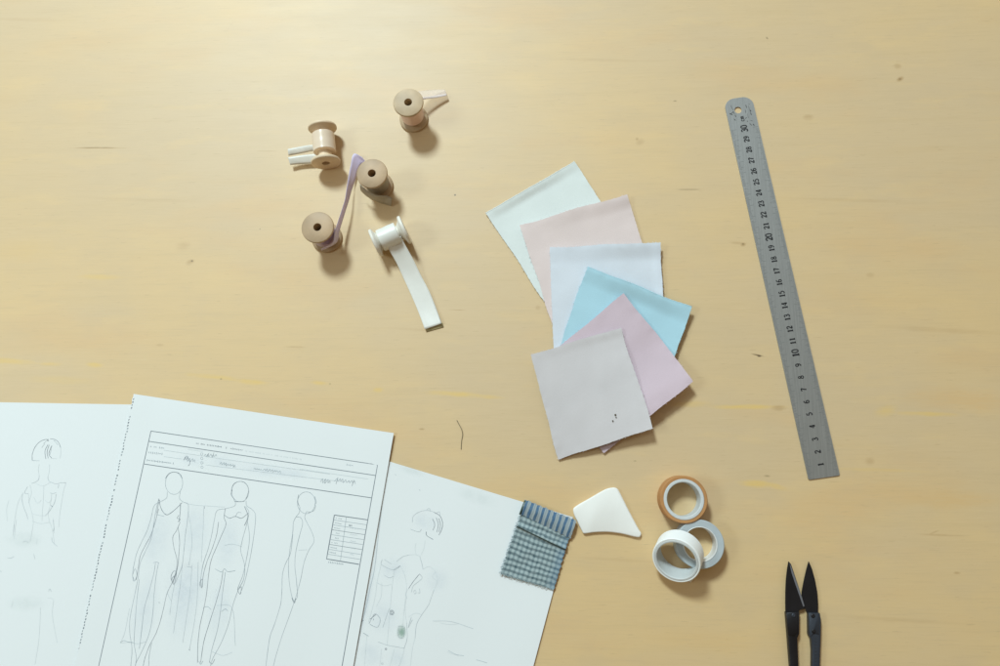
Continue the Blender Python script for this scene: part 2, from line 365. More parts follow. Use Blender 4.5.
class Draw:
    def __init__(s, sheet, parent, ox=0, oy=0, sc=1): s.sh, s.par, s.lay = sheet, parent, {}; s.set(ox, oy, sc); s.rnd = random.Random(11)
    def set(s, ox, oy, sc): s.ox, s.oy, s.sc = ox, oy, sc
    def line(s, pts, w=.03, m='graphite', smooth=True, lift=.016, wob=.12, dup=False):
        P = [Vector((s.ox + x / s.sc, s.oy + y / s.sc, 0)) for x, y in pts]
        if smooth and len(P) > 2: P = catmull(P, 6)
        else:
            Q = []
            for a, b in zip(P, P[1:]):
                n = max(1, int((b - a).length / 6)); Q += [a.lerp(b, k / n) for k in range(n)]
            P = Q + [P[-1]]
        vs, fs = s.lay.setdefault(m, ([], []))
        seed = s.rnd.random() * 50
        W = [s.sh.px(p.x + wob * mnoise.noise((i * .35, seed, 0)), p.y + wob * mnoise.noise((i * .35, seed, 9)), lift) for i, p in enumerate(P)]
        b0 = len(vs)
        for i, p in enumerate(W):
            t = (W[min(i + 1, len(W) - 1)] - W[max(i - 1, 0)])
            if t.length < 1e-7: t = Vector((1, 0, 0))
            n = Vector((-t.y, t.x, 0)).normalized()
            ww = w * 1.35 * CM * .5 * ((.65 + .7 * abs(mnoise.noise((i * .22, seed, 3)))) if wob > .05 else 1)
            vs += [p + n * ww, p - n * ww]
        for i in range(len(W) - 1): fs.append((b0 + 2 * i, b0 + 2 * i + 1, b0 + 2 * i + 3, b0 + 2 * i + 2))
    def ell(s, cx, cy, rx, ry, **k):
        s.line([(cx + rx * math.cos(a * math.pi / 8 + .4), cy + ry * math.sin(a * math.pi / 8 + .4)) for a in range(17)], **k)
    def scribble(s, x0, y0, x1, y1, amp, n, w=.03, m='graphite'):     # a run of small handwriting
        pts = []; r = s.rnd
        for i in range(n * 2 + 1):
            t = i / (n * 2); g = amp * (1 if i % 2 else -1) * (.4 + .6 * r.random())
            pts.append((x0 + (x1 - x0) * t + r.uniform(-.2, .2) * amp + g * .35, y0 + (y1 - y0) * t - g))
        s.line(pts, w, m)
    def printed(s, x0, y0, x1, y1, h, w=.03, m='pencil'):             # a run of tiny print: short upright ticks along a line
        L = math.hypot(x1 - x0, y1 - y0); n = max(2, int(L / (h * .95))); r = s.rnd
        dx, dy = (x1 - x0) / L, (y1 - y0) / L
        for i in range(n):
            if r.random() < .14: continue
            cx, cy = x0 + (x1 - x0) * (i + .5) / n, y0 + (y1 - y0) * (i + .5) / n
            hh = h * r.uniform(.35, .6); a = r.choice([(-dy, dx), (-dy, dx), (dx, dy)])
            s.line([(cx - a[0] * hh, cy - a[1] * hh), (cx + a[0] * hh, cy + a[1] * hh)], w, m, False, wob=0)
    def blob(s, cx, cy, rx, ry, ang, m):
        vs, fs = s.lay.setdefault(m, ([], [])); uv = s.lay.setdefault(m + '|uv', [])
        n = 8; b0 = len(vs); ca, sa = math.cos(math.radians(ang)), math.sin(math.radians(ang)); off = .004 * (b0 // 81 + 1)
        for j in range(n + 1):
            for i in range(n + 1):
                u, v = i / n, j / n; a, b = (u - .5) * 2 * rx, (v - .5) * 2 * ry
                vs.append(s.sh.px(s.ox + (cx + a * ca - b * sa) / s.sc, s.oy + (cy + a * sa + b * ca) / s.sc, .008 + off * .3)); uv.append((u, v))
        for j in range(n):
            for i in range(n): k = b0 + j * (n + 1) + i; fs.append((k, k + 1, k + n + 2, k + n + 1))
    def flush(s, names):
        for m, d_ in s.lay.items():
            if m.endswith('|uv'): continue
            mesh(names.get(m, 'pencil_line'), d_[0], d_[1], M[m], s.par, smooth=False, uvs=s.lay.get(m + '|uv'))
# --- middle sheet: printed form
D = Draw(shM, pM)
pr = dict(w=.040, m='graphite', smooth=False, wob=0)
D.line([(151, 431), (377.6, 464.8)], **pr); D.line([(149, 441.3), (375.6, 475.5)], **pr); D.line([(144.3, 464), (371.3, 497.8)], **pr)
D.line([(151, 431), (99, 665), (92, 697), (60, 840)], **pr); D.line([(377.6, 464.8), (342.2, 665.2), (336, 700), (312, 840)], **pr)
D.printed(196, 443.3, 222, 447, 1.6, .035, 'graphite'); D.printed(224, 447.5, 243, 450.3, 1.6, .03, 'graphite'); D.printed(245, 451, 302, 459.5, 1.3, .022, 'faint')
D.printed(346, 464.5, 353, 465.6, 1.8, .03, 'pencil')
D.printed(150, 446.3, 164, 448.2, 1.8, .035, 'pencil'); D.printed(148, 452.3, 163, 454, 1.8, .035, 'pencil'); D.printed(146.5, 460, 174, 463.4, 1.6, .035, 'pencil')
for a, b in (((164, 450.2), (203, 456)), ((188, 449.5), (203, 451.5)), ((205, 456.5), (330, 474)), ((206, 465), (345, 482)), ((164, 456.5), (182, 459)), ((300, 469), (368, 479))):
    D.line([a, b], w=.02, m='faint', smooth=False, wob=0)
D.scribble(184, 458, 195.5, 461, 2.4, 5, .03, 'pencil'); D.line([(184, 460), (187, 456), (190, 463), (188, 466)], .025)
for k in range(4): D.ell(201.8 + .1 * k, 454 + 4.4 * k, 1.2, 1.2, w=.022, m='pencil')
D.scribble(204, 455.5, 217, 455.5, 1.6, 5, .028, 'pencil'); D.line([(209, 453), (207.5, 456.5)], .025); D.line([(214, 452.5), (212, 457.5)], .025)
D.scribble(220, 463.5, 236, 466, 1.7, 7, .03, 'pencil'); D.scribble(254, 468.6, 262, 470, .8, 4, .03, 'pencil'); D.scribble(263, 469.5, 281, 472, 1.3, 7, .028, 'pencil')
D.scribble(321, 480, 331, 482, 2.4, 4, .03, 'pencil'); D.scribble(335, 479.5, 356, 482.5, 1.9, 7, .03, 'pencil'); D.line([(338, 477.5), (336, 484)], .03); D.line([(354, 480), (352, 486)], .03)
for c in ((192, 460, 17, 8, 8), (222, 462, 22, 9, 8), (262, 470, 30, 9, 8), (290, 473, 26, 7, 8)): D.blob(*c, 'smudge')
# size table
D.line([(334.4, 515), (367.5, 519.8)], .045, 'graphite', False, wob=0); D.line([(334.4, 515), (326.6, 558.9), (359, 564.3)], .05, 'graphite', False, wob=0)
D.line([(346.4, 516.6), (340.5, 560.5)], .022, 'pencil', False, wob=0)
for k in range(1, 9):
    t = k / 9; D.line([(334.4 - 7.8 * t, 515 + 43.9 * t), (367.5 - 8.3 * t, 519.8 + 44.5 * t)], .022, 'pencil' if k % 3 else 'graphite', False, wob=0)
    D.printed(335 - 7.8 * t + 1.5, 513 + 43.9 * t, 343 - 7.8 * t, 514.2 + 43.9 * t, 1.3, .028, 'pencil')
D.printed(328, 562, 345, 564.5, 1.8, .035, 'pencil'); D.scribble(349, 525, 352, 526, 1.2, 2, .03)
for k in range(5): D.scribble(350, 528 + 6.5 * k, 358 - k, 529 + 6.5 * k, .8, 3, .018, 'faint')
# perforation marks beside the torn edge, its shadow gaps painted as dark dashes
for k in range(92):
    t = k / 92; x, y = 133.6 - 59.2 * t * 1.0, 396 + 270 * t
    if D.rnd.random() < .9:
        r_ = D.rnd.uniform(.5, 1.2); dx_ = D.rnd.uniform(.1, .8)
        D.line([(x + dx_, y), (x + dx_ + r_, y + .35)], .10, 'graphite' if D.rnd.random() < .75 else 'pencil', False, wob=0)
# croquis figures
D.set(90, 460, 3.235)
G = dict(w=.026, m='graphite'); P = dict(w=.026, m='pencil'); Fa = dict(w=.024, m='faint')
D.ell(272, 75, 28, 36, **P); D.line([(244, 60), (255, 44), (272, 39), (290, 44), (299, 60)], **G)
D.line([(250, 102), (248, 122), (230, 134), (213, 142), (205, 155), (197, 190), (185, 228), (167, 265), (152, 300), (143, 335), (138, 370), (140, 392)], **P)
D.line([(222, 158), (210, 205), (196, 245), (180, 275), (163, 310), (156, 350), (150, 388)], **G)
D.line([(292, 102), (290, 124), (302, 136), (318, 145), (316, 190), (309, 240), (303, 300), (297, 345), (276, 398)], **P)
D.line([(285, 215), (290, 262), (288, 300), (283, 350), (268, 398)], **G); D.line([(268, 398), (262, 380), (270, 360), (280, 365), (272, 402), (265, 385), (276, 372)], **G)
D.line([(138, 372), (146, 352), (152, 372), (144, 392), (140, 378)], **P)
D.line([(222, 128), (212, 170), (207, 205), (197, 255), (178, 298), (162, 335), (156, 380), (144, 440), (130, 510), (129, 560), (136, 610), (132, 668)], **P)
D.line([(160, 385), (152, 450), (146, 530), (143, 590), (150, 640), (146, 668)], **P)
D.line([(222, 125), (231, 158), (248, 177), (272, 163), (298, 138)], w=.032, m='graphite'); D.line([(226, 128), (220, 150), (216, 172)], **G); D.line([(293, 140), (292, 170), (288, 200)], w=.034, m='graphite')
D.line([(288, 178), (282, 188), (292, 192), (284, 200)], **G); D.line([(214, 176), (240, 182)], **P)
D.line([(292, 200), (280, 228), (268, 250), (272, 285), (281, 320), (280, 352), (268, 392), (250, 430), (238, 480), (228, 520), (214, 560), (193, 600), (178, 640), (172, 668)], **G)
D.line([(205, 333), (214, 330), (224, 333)], **P); D.line([(212, 332), (206, 370), (190, 430), (176, 480), (166, 560), (160, 610)], **P)
D.line([(222, 333), (214, 375), (207, 440), (203, 500), (192, 560), (172, 610), (152, 650), (146, 668)], **P); D.line([(200, 590), (192, 630), (190, 668)], **P)
D.line([(275, 395), (266, 440), (258, 500)], **Fa); D.line([(250, 430), (262, 455)], **Fa)
# figure seen from behind
D.ell(486, 102, 28, 33, **P); D.line([(459, 108), (458, 95), (466, 77), (486, 69), (505, 76), (513, 95), (510, 112), (504, 126)], **G); D.line([(460, 96), (457, 112), (466, 126), (470, 134), (500, 134)], **G)
D.line([(470, 132), (468, 148), (440, 157), (412, 163), (403, 190), (394, 240), (383, 285), (368, 330), (360, 370), (357, 412)], **P)
D.line([(416, 200), (410, 240), (396, 285), (380, 325), (367, 370), (363, 412)], **G); D.line([(357, 412), (356, 396), (364, 386), (361, 414)], **G)
D.line([(505, 132), (507, 148), (522, 158), (535, 176), (533, 220), (523, 290), (512, 345), (500, 395), (486, 432)], **P); D.line([(508, 190), (516, 250), (508, 310), (495, 370), (482, 405)], **P)
D.line([(482, 405), (478, 420), (486, 434), (490, 410), (480, 418)], **G)
D.line([(438, 156), (434, 185), (440, 208), (425, 245), (408, 285), (392, 325), (384, 370), (376, 440), (366, 490), (355, 540), (349, 600), (348, 655)], **G)
D.line([(503, 150), (514, 170), (505, 215), (492, 262), (488, 295), (500, 340), (497, 385), (480, 420), (462, 470), (448, 530), (425, 590), (398, 640), (390, 666)], **P)
D.line([(434, 178), (452, 188), (470, 182), (490, 188), (512, 172)], w=.03, m='graphite'); D.line([(500, 150), (511, 182), (500, 212)], w=.034, m='graphite'); D.line([(470, 185), (478, 170), (490, 170)], **P)
D.line([(436, 276), (462, 272), (492, 280)], **Fa); D.line([(405, 352), (425, 362), (435, 352), (446, 361), (470, 358)], **P)
D.line([(430, 362), (424, 400), (406, 465), (385, 530), (368, 590), (358, 655)], **G); D.line([(438, 362), (430, 420), (422, 490), (412, 550), (395, 610), (386, 655)], **P)
D.line([(366, 478), (380, 474), (392, 484)], **P); D.line([(425, 490), (438, 482), (446, 488)], **P); D.line([(352, 650), (358, 660), (366, 650)], **P); D.line([(386, 650), (394, 660), (404, 644)], **G)
# sheer gown sketched over and between the figures
D.line([(310, 140), (340, 146), (372, 148), (400, 150), (435, 152)], **Fa); D.line([(371, 148), (368, 162), (366, 220), (360, 330)], **Fa); D.line([(369, 150), (371, 157)], **G)
for a in ([(318, 160), (330, 260), (320, 340)], [(300, 330), (290, 420), (270, 560)], [(330, 340), (322, 440), (300, 590)], [(350, 330), (345, 470), (322, 612)], [(410, 470), (460, 480), (470, 600)], [(128, 480), (112, 560), (98, 592)], [(98, 592), (125, 590), (155, 594), (180, 588)], [(395, 620), (430, 632), (460, 622)]): D.line(a, **Fa)
D.line([(320, 612), (324, 616)], **G); D.line([(222, 460), (226, 462)], **G); D.line([(315, 345), (330, 348)], **P); D.line([(98, 590), (110, 584), (122, 588), (140, 590)], **P)
for c in ((340, 230, 60, 120, 5), (300, 470, 70, 150, 8), (215, 250, 60, 120, 8), (445, 270, 50, 110, 8), (180, 480, 55, 150, 10), (420, 480, 50, 130, 8), (320, 400, 90, 100, 5)): D.blob(*c, 'smudge')
# profile figure
D.set(230, 460, 3.235)
D.ell(247, 138, 29, 35, **P); D.line([(274, 118), (279, 138), (275, 142), (277, 150), (271, 163), (258, 168), (248, 166)], **P); D.line([(224, 150), (219, 132), (222, 112)], **G)
D.line([(226, 152), (224, 170), (212, 186), (205, 205), (203, 235), (194, 290), (189, 340), (192, 395), (200, 440), (208, 458)], **P); D.line([(208, 458), (218, 440), (216, 400), (210, 340), (214, 290), (226, 240), (235, 205), (228, 186), (213, 184)], **P)
D.line([(200, 446), (208, 462), (213, 448)], w=.035, m='graphite')
D.line([(248, 166), (242, 186), (252, 208), (264, 232), (272, 262), (255, 292), (240, 330), (230, 380), (214, 440), (190, 510), (168, 570), (150, 630), (140, 668)], **P)
D.line([(203, 240), (196, 300), (180, 335), (170, 370), (168, 420), (164, 465), (148, 520), (130, 570), (122, 620), (116, 668)], **P)
D.line([(222, 292), (250, 290)], **Fa)
D.flush({'graphite': 'printed_form', 'pencil': 'pencil_figure', 'faint': 'faint_pencil_figure', 'smudge': 'pencil_shading'})
# --- left sheet
D = Draw(shL, pL, 0, 425, 6.66)
g = dict(w=.03, m='graphite'); p_ = dict(w=.02, m='pencil'); f_ = dict(w=.014, m='faint')
D.line([(215, 235), (216, 195), (232, 150), (262, 115), (295, 98), (325, 96)], **g); D.line([(335, 92), (362, 95), (388, 112), (405, 152)], **g)
D.line([(320, 130), (300, 175), (306, 226)], **g); D.line([(328, 132), (314, 180), (322, 222)], **g); D.line([(346, 138), (326, 190), (345, 222)], **g); D.line([(322, 98), (314, 104), (326, 106)], **g)
D.line([(300, 125), (288, 138), (278, 152)], **p_); D.line([(358, 102), (374, 116), (386, 134)], **p_); D.line([(335, 150), (340, 165), (332, 200)], **p_); D.line([(215, 236), (240, 238), (264, 238)], **p_)
D.line([(310, 105), (290, 125)], **p_); D.line([(345, 222), (380, 225)], **f_); D.line([(404, 150), (406, 190), (400, 222)], **f_)
D.line([(262, 338), (256, 365), (232, 382), (212, 388)], **p_); D.line([(185, 410), (168, 440), (166, 455), (190, 458)], **p_); D.line([(318, 345), (324, 368), (338, 380), (375, 392), (405, 385), (440, 384)], **p_)
D.line([(334, 452), (355, 456), (375, 450)], **p_); D.line([(152, 452), (148, 500), (158, 545), (176, 590), (186, 625)], **p_); D.line([(392, 395), (388, 420)], **p_)
D.line([(375, 460), (366, 510), (348, 545), (325, 580), (302, 604)], **p_); D.line([(340, 535), (352, 545)], **g); D.line([(355, 620), (360, 680), (362, 720)], **f_)
D.line([(60, 500), (45, 560), (50, 640)], **f_); D.line([(110, 630), (100, 700), (95, 760)], **f_); D.line([(200, 400), (210, 450), (190, 520)], **f_)
for a in ([(262, 262), (256, 300), (262, 338)], [(330, 262), (330, 300), (320, 345)], [(190, 458), (196, 520), (214, 590), (222, 640), (216, 700), (200, 780)], [(345, 456), (338, 520), (322, 585), (330, 640), (350, 700), (362, 790)],
          [(232, 382), (262, 400), (292, 404), (320, 392), (338, 380)], [(215, 590), (260, 602), (302, 604)], [(214, 640), (270, 656), (332, 648)], [(292, 404), (290, 480), (284, 560), (280, 640)], [(150, 460), (120, 520), (104, 600), (92, 680), (88, 740)],
          [(440, 384), (424, 440), (410, 520), (398, 600), (392, 680)], [(225, 480), (250, 520), (276, 500)], [(300, 500), (324, 518), (345, 492)]): D.line(a, **f_)
D.set(0, 520, 4.56)
D.line([(243, 0), (246, 40), (240, 52)], **p_); D.line([(236, 80), (240, 100), (262, 120)], **p_); D.line([(105, 102), (118, 96), (130, 104)], **p_); D.line([(154, 155), (160, 178)], **p_); D.line([(35, 172), (50, 174), (64, 166)], **p_)
D.line([(222, 325), (228, 314), (234, 326)], **p_); D.line([(66, 20), (62, 55)], **f_); D.line([(170, 85), (168, 110)], **f_); D.line([(215, 355), (240, 358)], **f_); D.line([(186, 400), (178, 540), (160, 660)], **f_); D.line([(60, 370), (52, 400)], **f_)
D.line([(245, 360), (240, 440), (262, 560)], **f_); D.line([(0, 232), (8, 236)], **p_)
D.blob(110, 90, 110, 50, 0, 'smudge_grey'); D.blob(120, 380, 120, 50, 0, 'smudge_grey')
D.flush({'graphite': 'dark_pencil_strokes', 'pencil': 'pencil_sketch', 'faint': 'faint_pencil_sketch', 'smudge_grey': 'pencil_shading'})
# --- right sheet
D = Draw(shR, pR, 350, 490, 3.78)
D.line([(236, 122), (238, 102), (252, 88), (275, 79), (300, 78), (322, 86)], **p_); D.line([(318, 84), (340, 98), (350, 124), (346, 150), (336, 170)], w=.04, m='graphite')
D.line([(312, 108), (320, 130), (314, 152)], **g); D.line([(326, 104), (334, 130), (328, 160)], **g); D.line([(336, 108), (342, 132), (336, 158)], **g); D.line([(290, 74), (300, 70), (305, 82)], **p_)
D.line([(229, 148), (244, 154), (262, 158), (270, 148)], **p_); D.line([(288, 158), (290, 172), (314, 187)], **g); D.line([(322, 90), (338, 82), (340, 96)], **p_)
D.line([(122, 262), (118, 280), (140, 294), (168, 302), (190, 286), (164, 302)], **p_); D.line([(130, 262), (156, 280)], **p_); D.line([(176, 270), (200, 252), (222, 246)], **p_); D.line([(130, 322), (150, 332), (164, 326)], **p_)
D.line([(264, 250), (272, 280), (276, 300)], **p_); D.line([(262, 316), (272, 334), (240, 362), (232, 386)], **p_); D.line([(262, 318), (240, 345), (222, 372)], **g)
D.line([(240, 386), (246, 378), (250, 390), (242, 392)], **p_); D.line([(262, 372), (264, 388), (256, 388)], **p_); D.line([(318, 376), (306, 410), (296, 436), (272, 470), (252, 508), (246, 560)], **p_)
D.line([(324, 310), (312, 328), (330, 345)], **f_); D.line([(232, 480), (220, 520), (236, 490)], **p_)
D.line([(72, 505), (84, 482), (96, 468), (114, 488), (104, 518), (76, 508)], w=.03, m='pencil'); D.line([(76, 488), (98, 470)], **g); D.line([(90, 486), (88, 492)], **g)
D.line([(150, 446), (140, 470), (124, 520)], **p_); D.ell(158, 463, 8, 9, **g); D.ell(158, 463, 4, 5, **g)
D.line([(183, 514), (200, 516), (206, 522), (202, 556), (184, 554), (183, 514)], **p_); D.blob(194, 536, 22, 34, 4, 'smudge_green')
D.line([(50, 540), (70, 552)], w=.04, m='pencil'); D.line([(106, 574), (140, 586), (172, 592), (206, 598)], **p_); D.line([(214, 502), (216, 560), (204, 600)], **p_)
D.line([(120, 350), (118, 400), (100, 440)], **f_); D.line([(206, 600), (196, 636), (184, 668)], **f_); D.line([(168, 600), (150, 668)], **f_); D.ell(136, 601, 3, 3, **g); D.ell(122, 656, 3, 3, **p_)
D.line([(44, 498), (52, 492)], w=.04, m='graphite'); D.line([(30, 580), (40, 530), (46, 500), (62, 440), (76, 370), (92, 300), (104, 200), (120, 60)], w=.05, m='faint')
D.line([(340, 502), (372, 508), (410, 506)], **f_); D.line([(368, 612), (390, 620), (410, 626)], **f_)
for a in ([(118, 280), (104, 340), (96, 400), (84, 450), (70, 500)], [(190, 286), (206, 320), (214, 372), (206, 440), (200, 512)], [(222, 246), (246, 244), (264, 250)], [(276, 300), (300, 290), (324, 312), (330, 345), (320, 372)],
          [(168, 302), (160, 360), (154, 420), (148, 500), (140, 586)], [(215, 400), (208, 450), (214, 502)], [(64, 548), (60, 600), (54, 668)], [(120, 600), (112, 668)], [(246, 560), (236, 600), (228, 668)], [(250, 200), (246, 222), (250, 244)], [(284, 190), (280, 220), (268, 246)],
          [(100, 350), (130, 362), (156, 356)], [(222, 372), (210, 392), (216, 410)], [(270, 470), (246, 466), (222, 480)]): D.line(a, **f_)
for c in ((285, 120, 60, 45, 10), (165, 300, 70, 60, 0), (330, 340, 60, 60, 0), (80, 620, 60, 60, 0), (180, 640, 50, 60, 0), (130, 480, 80, 80, 0), (64, 420, 18, 200, 12)): D.blob(*c, 'smudge')
D.set(340, 460, 3.23)
D.line([(300, 520), (360, 522), (430, 545)], w=.035, m='faint'); D.line([(350, 615), (375, 628), (400, 632)], w=.035, m='faint'); D.line([(440, 645), (475, 655)], w=.035, m='faint')
for x, y in ((256, 96), (178, 46)): D.line([(x, y), (x + 3, y + 3)], w=.03, m='pencil')
D.blob(440, 120, 90, 30, 18, 'smudge_grey'); D.blob(230, 35, 60, 18, 18, 'smudge_grey')
D.flush({'graphite': 'dark_pencil_strokes', 'pencil': 'pencil_sketch', 'faint': 'faint_pencil_sketch', 'smudge': 'pencil_shading', 'smudge_grey': 'pencil_shading', 'smudge_green': 'green_pocket'})
# ---------------------------------------------------------------- fabric swatches
def bil(c, u, v):
    a = Vector(c[0]).lerp(Vector(c[1]), u); b = Vector(c[3]).lerp(Vector(c[2]), u); return a.lerp(b, v)
def swatch(name, corners, zf, m, seed, label, edge_px=.55, hem=None, bends=None):
    """corners TL TR BR BL in photo px, zf(u,v) height in cm; pinked edge wobble"""
    rs = random.Random(seed); n = 64
    def fn(u, v):
        p = bil([(*c, 0) for c in corners], u, v)
        z = zf(u, v) + .055 * mnoise.noise((u * 2.5, v * 2.5, seed)) + .028 * mnoise.noise((u * 7, v * 5, seed)) + .05 * abs(mnoise.noise((u * 9, v * 9, seed))) * max(0, 1 - 14 * min(u, v, 1 - u, 1 - v))
        ex = mnoise.noise((u * 3 + seed, v * 3, 1)) * 1.3; ey = mnoise.noise((u * 3, v * 3 + seed, 5)) * 1.3
        jx = rs.uniform(-.35, .35) * edge_px if (u in (0, 1)) else 0
        jy = rs.uniform(-.3, .3) * edge_px if (v in (0, 1)) else 0
        if bends: bx, by = bends(u, v); ex += bx; ey += by
        return at(p.x + ex + jx, p.y + ey + jy, max(z, .03))
    vs, fs, uv = grid(fn, n, n)
    o = cloth_mesh(name, vs, n, n, m, uv, th=.06)
    tag(o, label, 'fabric swatch', 'plain fabric swatches fanned in a pile')
    fv, ff = [], []                                 # loose yarn ends round the cut edges
    for k in range(90):
        side = k % 4; t = rs.random()
        u, v = ((t, 0), (1, t), (t, 1), (0, t))[side]; du, dv = ((0, -1), (1, 0), (0, 1), (-1, 0))[side]
        a = fn(min(max(u, .002), .998), min(max(v, .002), .998)); ln = rs.uniform(.0004, .0014)
        b2 = fn(min(max(u - du * .03, .001), .999), min(max(v - dv * .03, .001), .999)); dd_ = (a - b2).normalized()
        sd = Vector((-dd_.y, dd_.x, 0)) * rs.uniform(-.7, .7)
        tube(fv, ff, [a - dd_ * .0008, a + (dd_ + sd * .4) * ln * .5, a + (dd_ + sd) * ln - Vector((0, 0, ln * .15))], .00013, 4)
    mesh('frayed_edge', fv, ff, m, o)
    # folded selvedge line along the top edge
    if hem:
        A = [fn(i / n, .0) for i in range(n + 1)]; hv, hf_ = [], []
        tube(hv, hf_, [p for p in A], .0005, 6)
        mesh('raised_edge', hv, hf_, M[hem], o)
    return o
def lift(u, v, cu, cv, r): 
    dd = math.hypot(u - cu, v - cv); return (1 - sm(0, r, dd))
swatch('fabric_swatch', [(486, 213), (574.5, 162), (634, 252), (546, 304)], lambda u, v: .07 + .22 * (1 - sm(0, .10, v)) * (.4 + .6 * math.sin(3.1 * u)) + .06 * sm(.9, 1, u) + .05 * sm(.3, 0, u), M['f_mint'], 1.3,
       'pale mint-white fabric square, bottom and uppermost-left of the fanned pile', hem='f_mint')
swatch('fabric_swatch', [(520, 225), (626.5, 194.5), (659, 292), (552, 323.5)], lambda u, v: .20 + .22 * (1 - sm(0, .15, v)) * u + .10 * (1 - sm(0, .3, v)), M['f_pink'], 2.7,
       'blush pink fabric square lying between the mint and the lavender squares')
swatch('fabric_swatch', [(549.5, 247.5), (660.5, 242.5), (665, 345), (554, 349)], lambda u, v: .30 + .30 * (1 - sm(0, .18, v)) * (.4 + .6 * sm(.2, .9, u)) + .1 * sm(.9, 1, u), M['f_lav'], 4.1,
       'bluish white fabric square lying under the sky blue square')
swatch('fabric_swatch', [(587, 266.5), (691.5, 307.5), (664, 386), (560, 347)], lambda u, v: .46 + .38 * (1 - sm(0, .22, v)) * (.5 + .5 * math.sin(3 * u)) + .06 * sm(.8, 1, u), M['f_blue'], 5.6,
       'sky blue fabric square with a curled upper edge in the pile', hem='f_blue')
swatch('fabric_swatch', [(624, 293.5), (693.5, 381), (604, 453.5), (535, 366)], lambda u, v: .64 + .10 * lift(u, v, 0, 0, .5) + .50 * sm(.5, 1, u) * (1 - sm(.35, .85, v)) - .42 * sm(.45, 1, v), M['f_mauve'], 6.2,
       'dusty mauve pink fabric square turned diamond-wise under the grey square')
gsw = swatch('fabric_swatch', [(530.5, 354.5), (620.5, 328), (653, 428), (558, 460)], lambda u, v: (.72 * (1 - u) + .80 * u) * (1 - v) + (.20 * (1 - u) + 1.25 * u) * v + .10 * (1 - sm(0, .1, v)) * u, M['f_grey'], 8.4,
       'stone grey fabric square with two dark specks, topmost of the fanned pile')
sv, sf = [], []
for x, y, r in ((615.3, 415, .0007), (612.7, 421, .0005), (616, 417.5, .0004)):
    c = at(x, y, .86); b0 = len(sv); a0 = random.random()
    ring = [c + Vector((math.cos(a0 + k) * r * (1 + .4 * math.sin(3 * k)), math.sin(a0 + k) * r * 1.3, 0)) for k in [i * math.pi / 4 for i in range(8)]]
    sv += [p - Vector((0, 0, .003)) for p in ring] + [p + Vector((0, 0, .0010)) for p in ring]
    sf.append(tuple(b0 + 8 + i for i in range(8))); sf += [(b0 + i, b0 + (i + 1) % 8, b0 + 8 + (i + 1) % 8, b0 + 8 + i) for i in range(8)]
mesh('dark_speck', sv, sf, M['thread'], gsw)
# ---------------------------------------------------------------- woven check swatch over the sheet corner
def woven(name, stripes):
    m = mat(name, (.5, .5, .5), .9, bump=(1300, .5), sheen=.2, spec=.2); nt = m.node_tree; L = nt.links.new; p = nt.nodes['Principled BSDF']
    uv = nd(nt, 'ShaderNodeUVMap'); sp = nd(nt, 'ShaderNodeSeparateXYZ'); L(uv.outputs[0], sp.inputs[0])
    tc = nd(nt, 'ShaderNodeTexCoord'); ns = nd(nt, 'ShaderNodeTexNoise'); ns.inputs['Scale'].default_value = 420; ns.inputs['Detail'].default_value = 5; L(tc.outputs['Object'], ns.inputs[0])
    ns2 = nd(nt, 'ShaderNodeTexNoise'); ns2.inputs['Scale'].default_value = 110; L(tc.outputs['Object'], ns2.inputs[0])
    def mth(op, a, b, c=None):
        x = nd(nt, 'ShaderNodeMath', operation=op)
        for i, q in enumerate((a, b, c)):
            if q is None: continue
            if isinstance(q, (int, float)): x.inputs[i].default_value = q
            else: L(q, x.inputs[i])
        return x.outputs[0]
    wob = mth('MULTIPLY', mth('SUBTRACT', ns2.outputs[0], .5), .045)
    def band(comp, freq, lo, hi, ph=0.0):          # 1 inside the band
        f = mth('FRACT', mth('ADD', mth('MULTIPLY', mth('ADD', comp, wob), freq), ph), 0)
        tri = mth('ABSOLUTE', mth('SUBTRACT', f, .5), 0)
        r = nd(nt, 'ShaderNodeMapRange'); r.inputs[1].default_value = lo; r.inputs[2].default_value = hi; r.inputs[3].default_value = 1; r.inputs[4].default_value = 0
        L(tri, r.inputs[0]); return r.outputs[0]
    def mix(f, a, b):
        x = nd(nt, 'ShaderNodeMix', data_type='RGBA'); L(f, x.inputs[0])
        for i, c in ((6, a), (7, b)):
            if isinstance(c, tuple): x.inputs[i].default_value = (*c, 1)
            else: L(c, x.inputs[i])
        return x.outputs[2]
    if stripes:
        c = mix(band(sp.outputs[0], 9.0, .20, .30, .12), (.36, .41, .42), (.045, .13, .25))
        c = mix(mth('MULTIPLY', band(sp.outputs[0], 27, .12, .3), .35), c, (.12, .16, .18))
    else:
        V = band(sp.outputs[0], 11.5, .14, .30); Hh = band(sp.outputs[1], 12.5, .13, .32)
        c = mix(mth('MULTIPLY', V, .52), (.38, .47, .475), (.10, .17, .20))
        c = mix(mth('MULTIPLY', Hh, .74), c, (.03, .075, .095))
        c = mix(mth('MULTIPLY', mth('MULTIPLY', V, Hh), .5), c, (.03, .06, .075))
        # blue tinge toward the right hand selvedge, a dark line across near the fold
        r = nd(nt, 'ShaderNodeMapRange'); r.inputs[1].default_value = .8; r.inputs[2].default_value = 1; L(sp.outputs[0], r.inputs[0])
        c = mix(mth('MULTIPLY', r.outputs[0], .45), c, (.06, .17, .30))
    r = nd(nt, 'ShaderNodeMapRange'); r.inputs[1].default_value = .3; r.inputs[2].default_value = .7; r.inputs[3].default_value = 0; r.inputs[4].default_value = .5; L(ns.outputs[0], r.inputs[0])
    c = mix(mth('MULTIPLY', r.outputs[0], .55), c, (.50, .56, .56) if not stripes else (.30, .36, .40))
    L(c, p.inputs['Base Color']); return m
M['plaid'] = woven('grey_green_check_weave', False); M['stripe'] = woven('blue_stripe_weave', True)
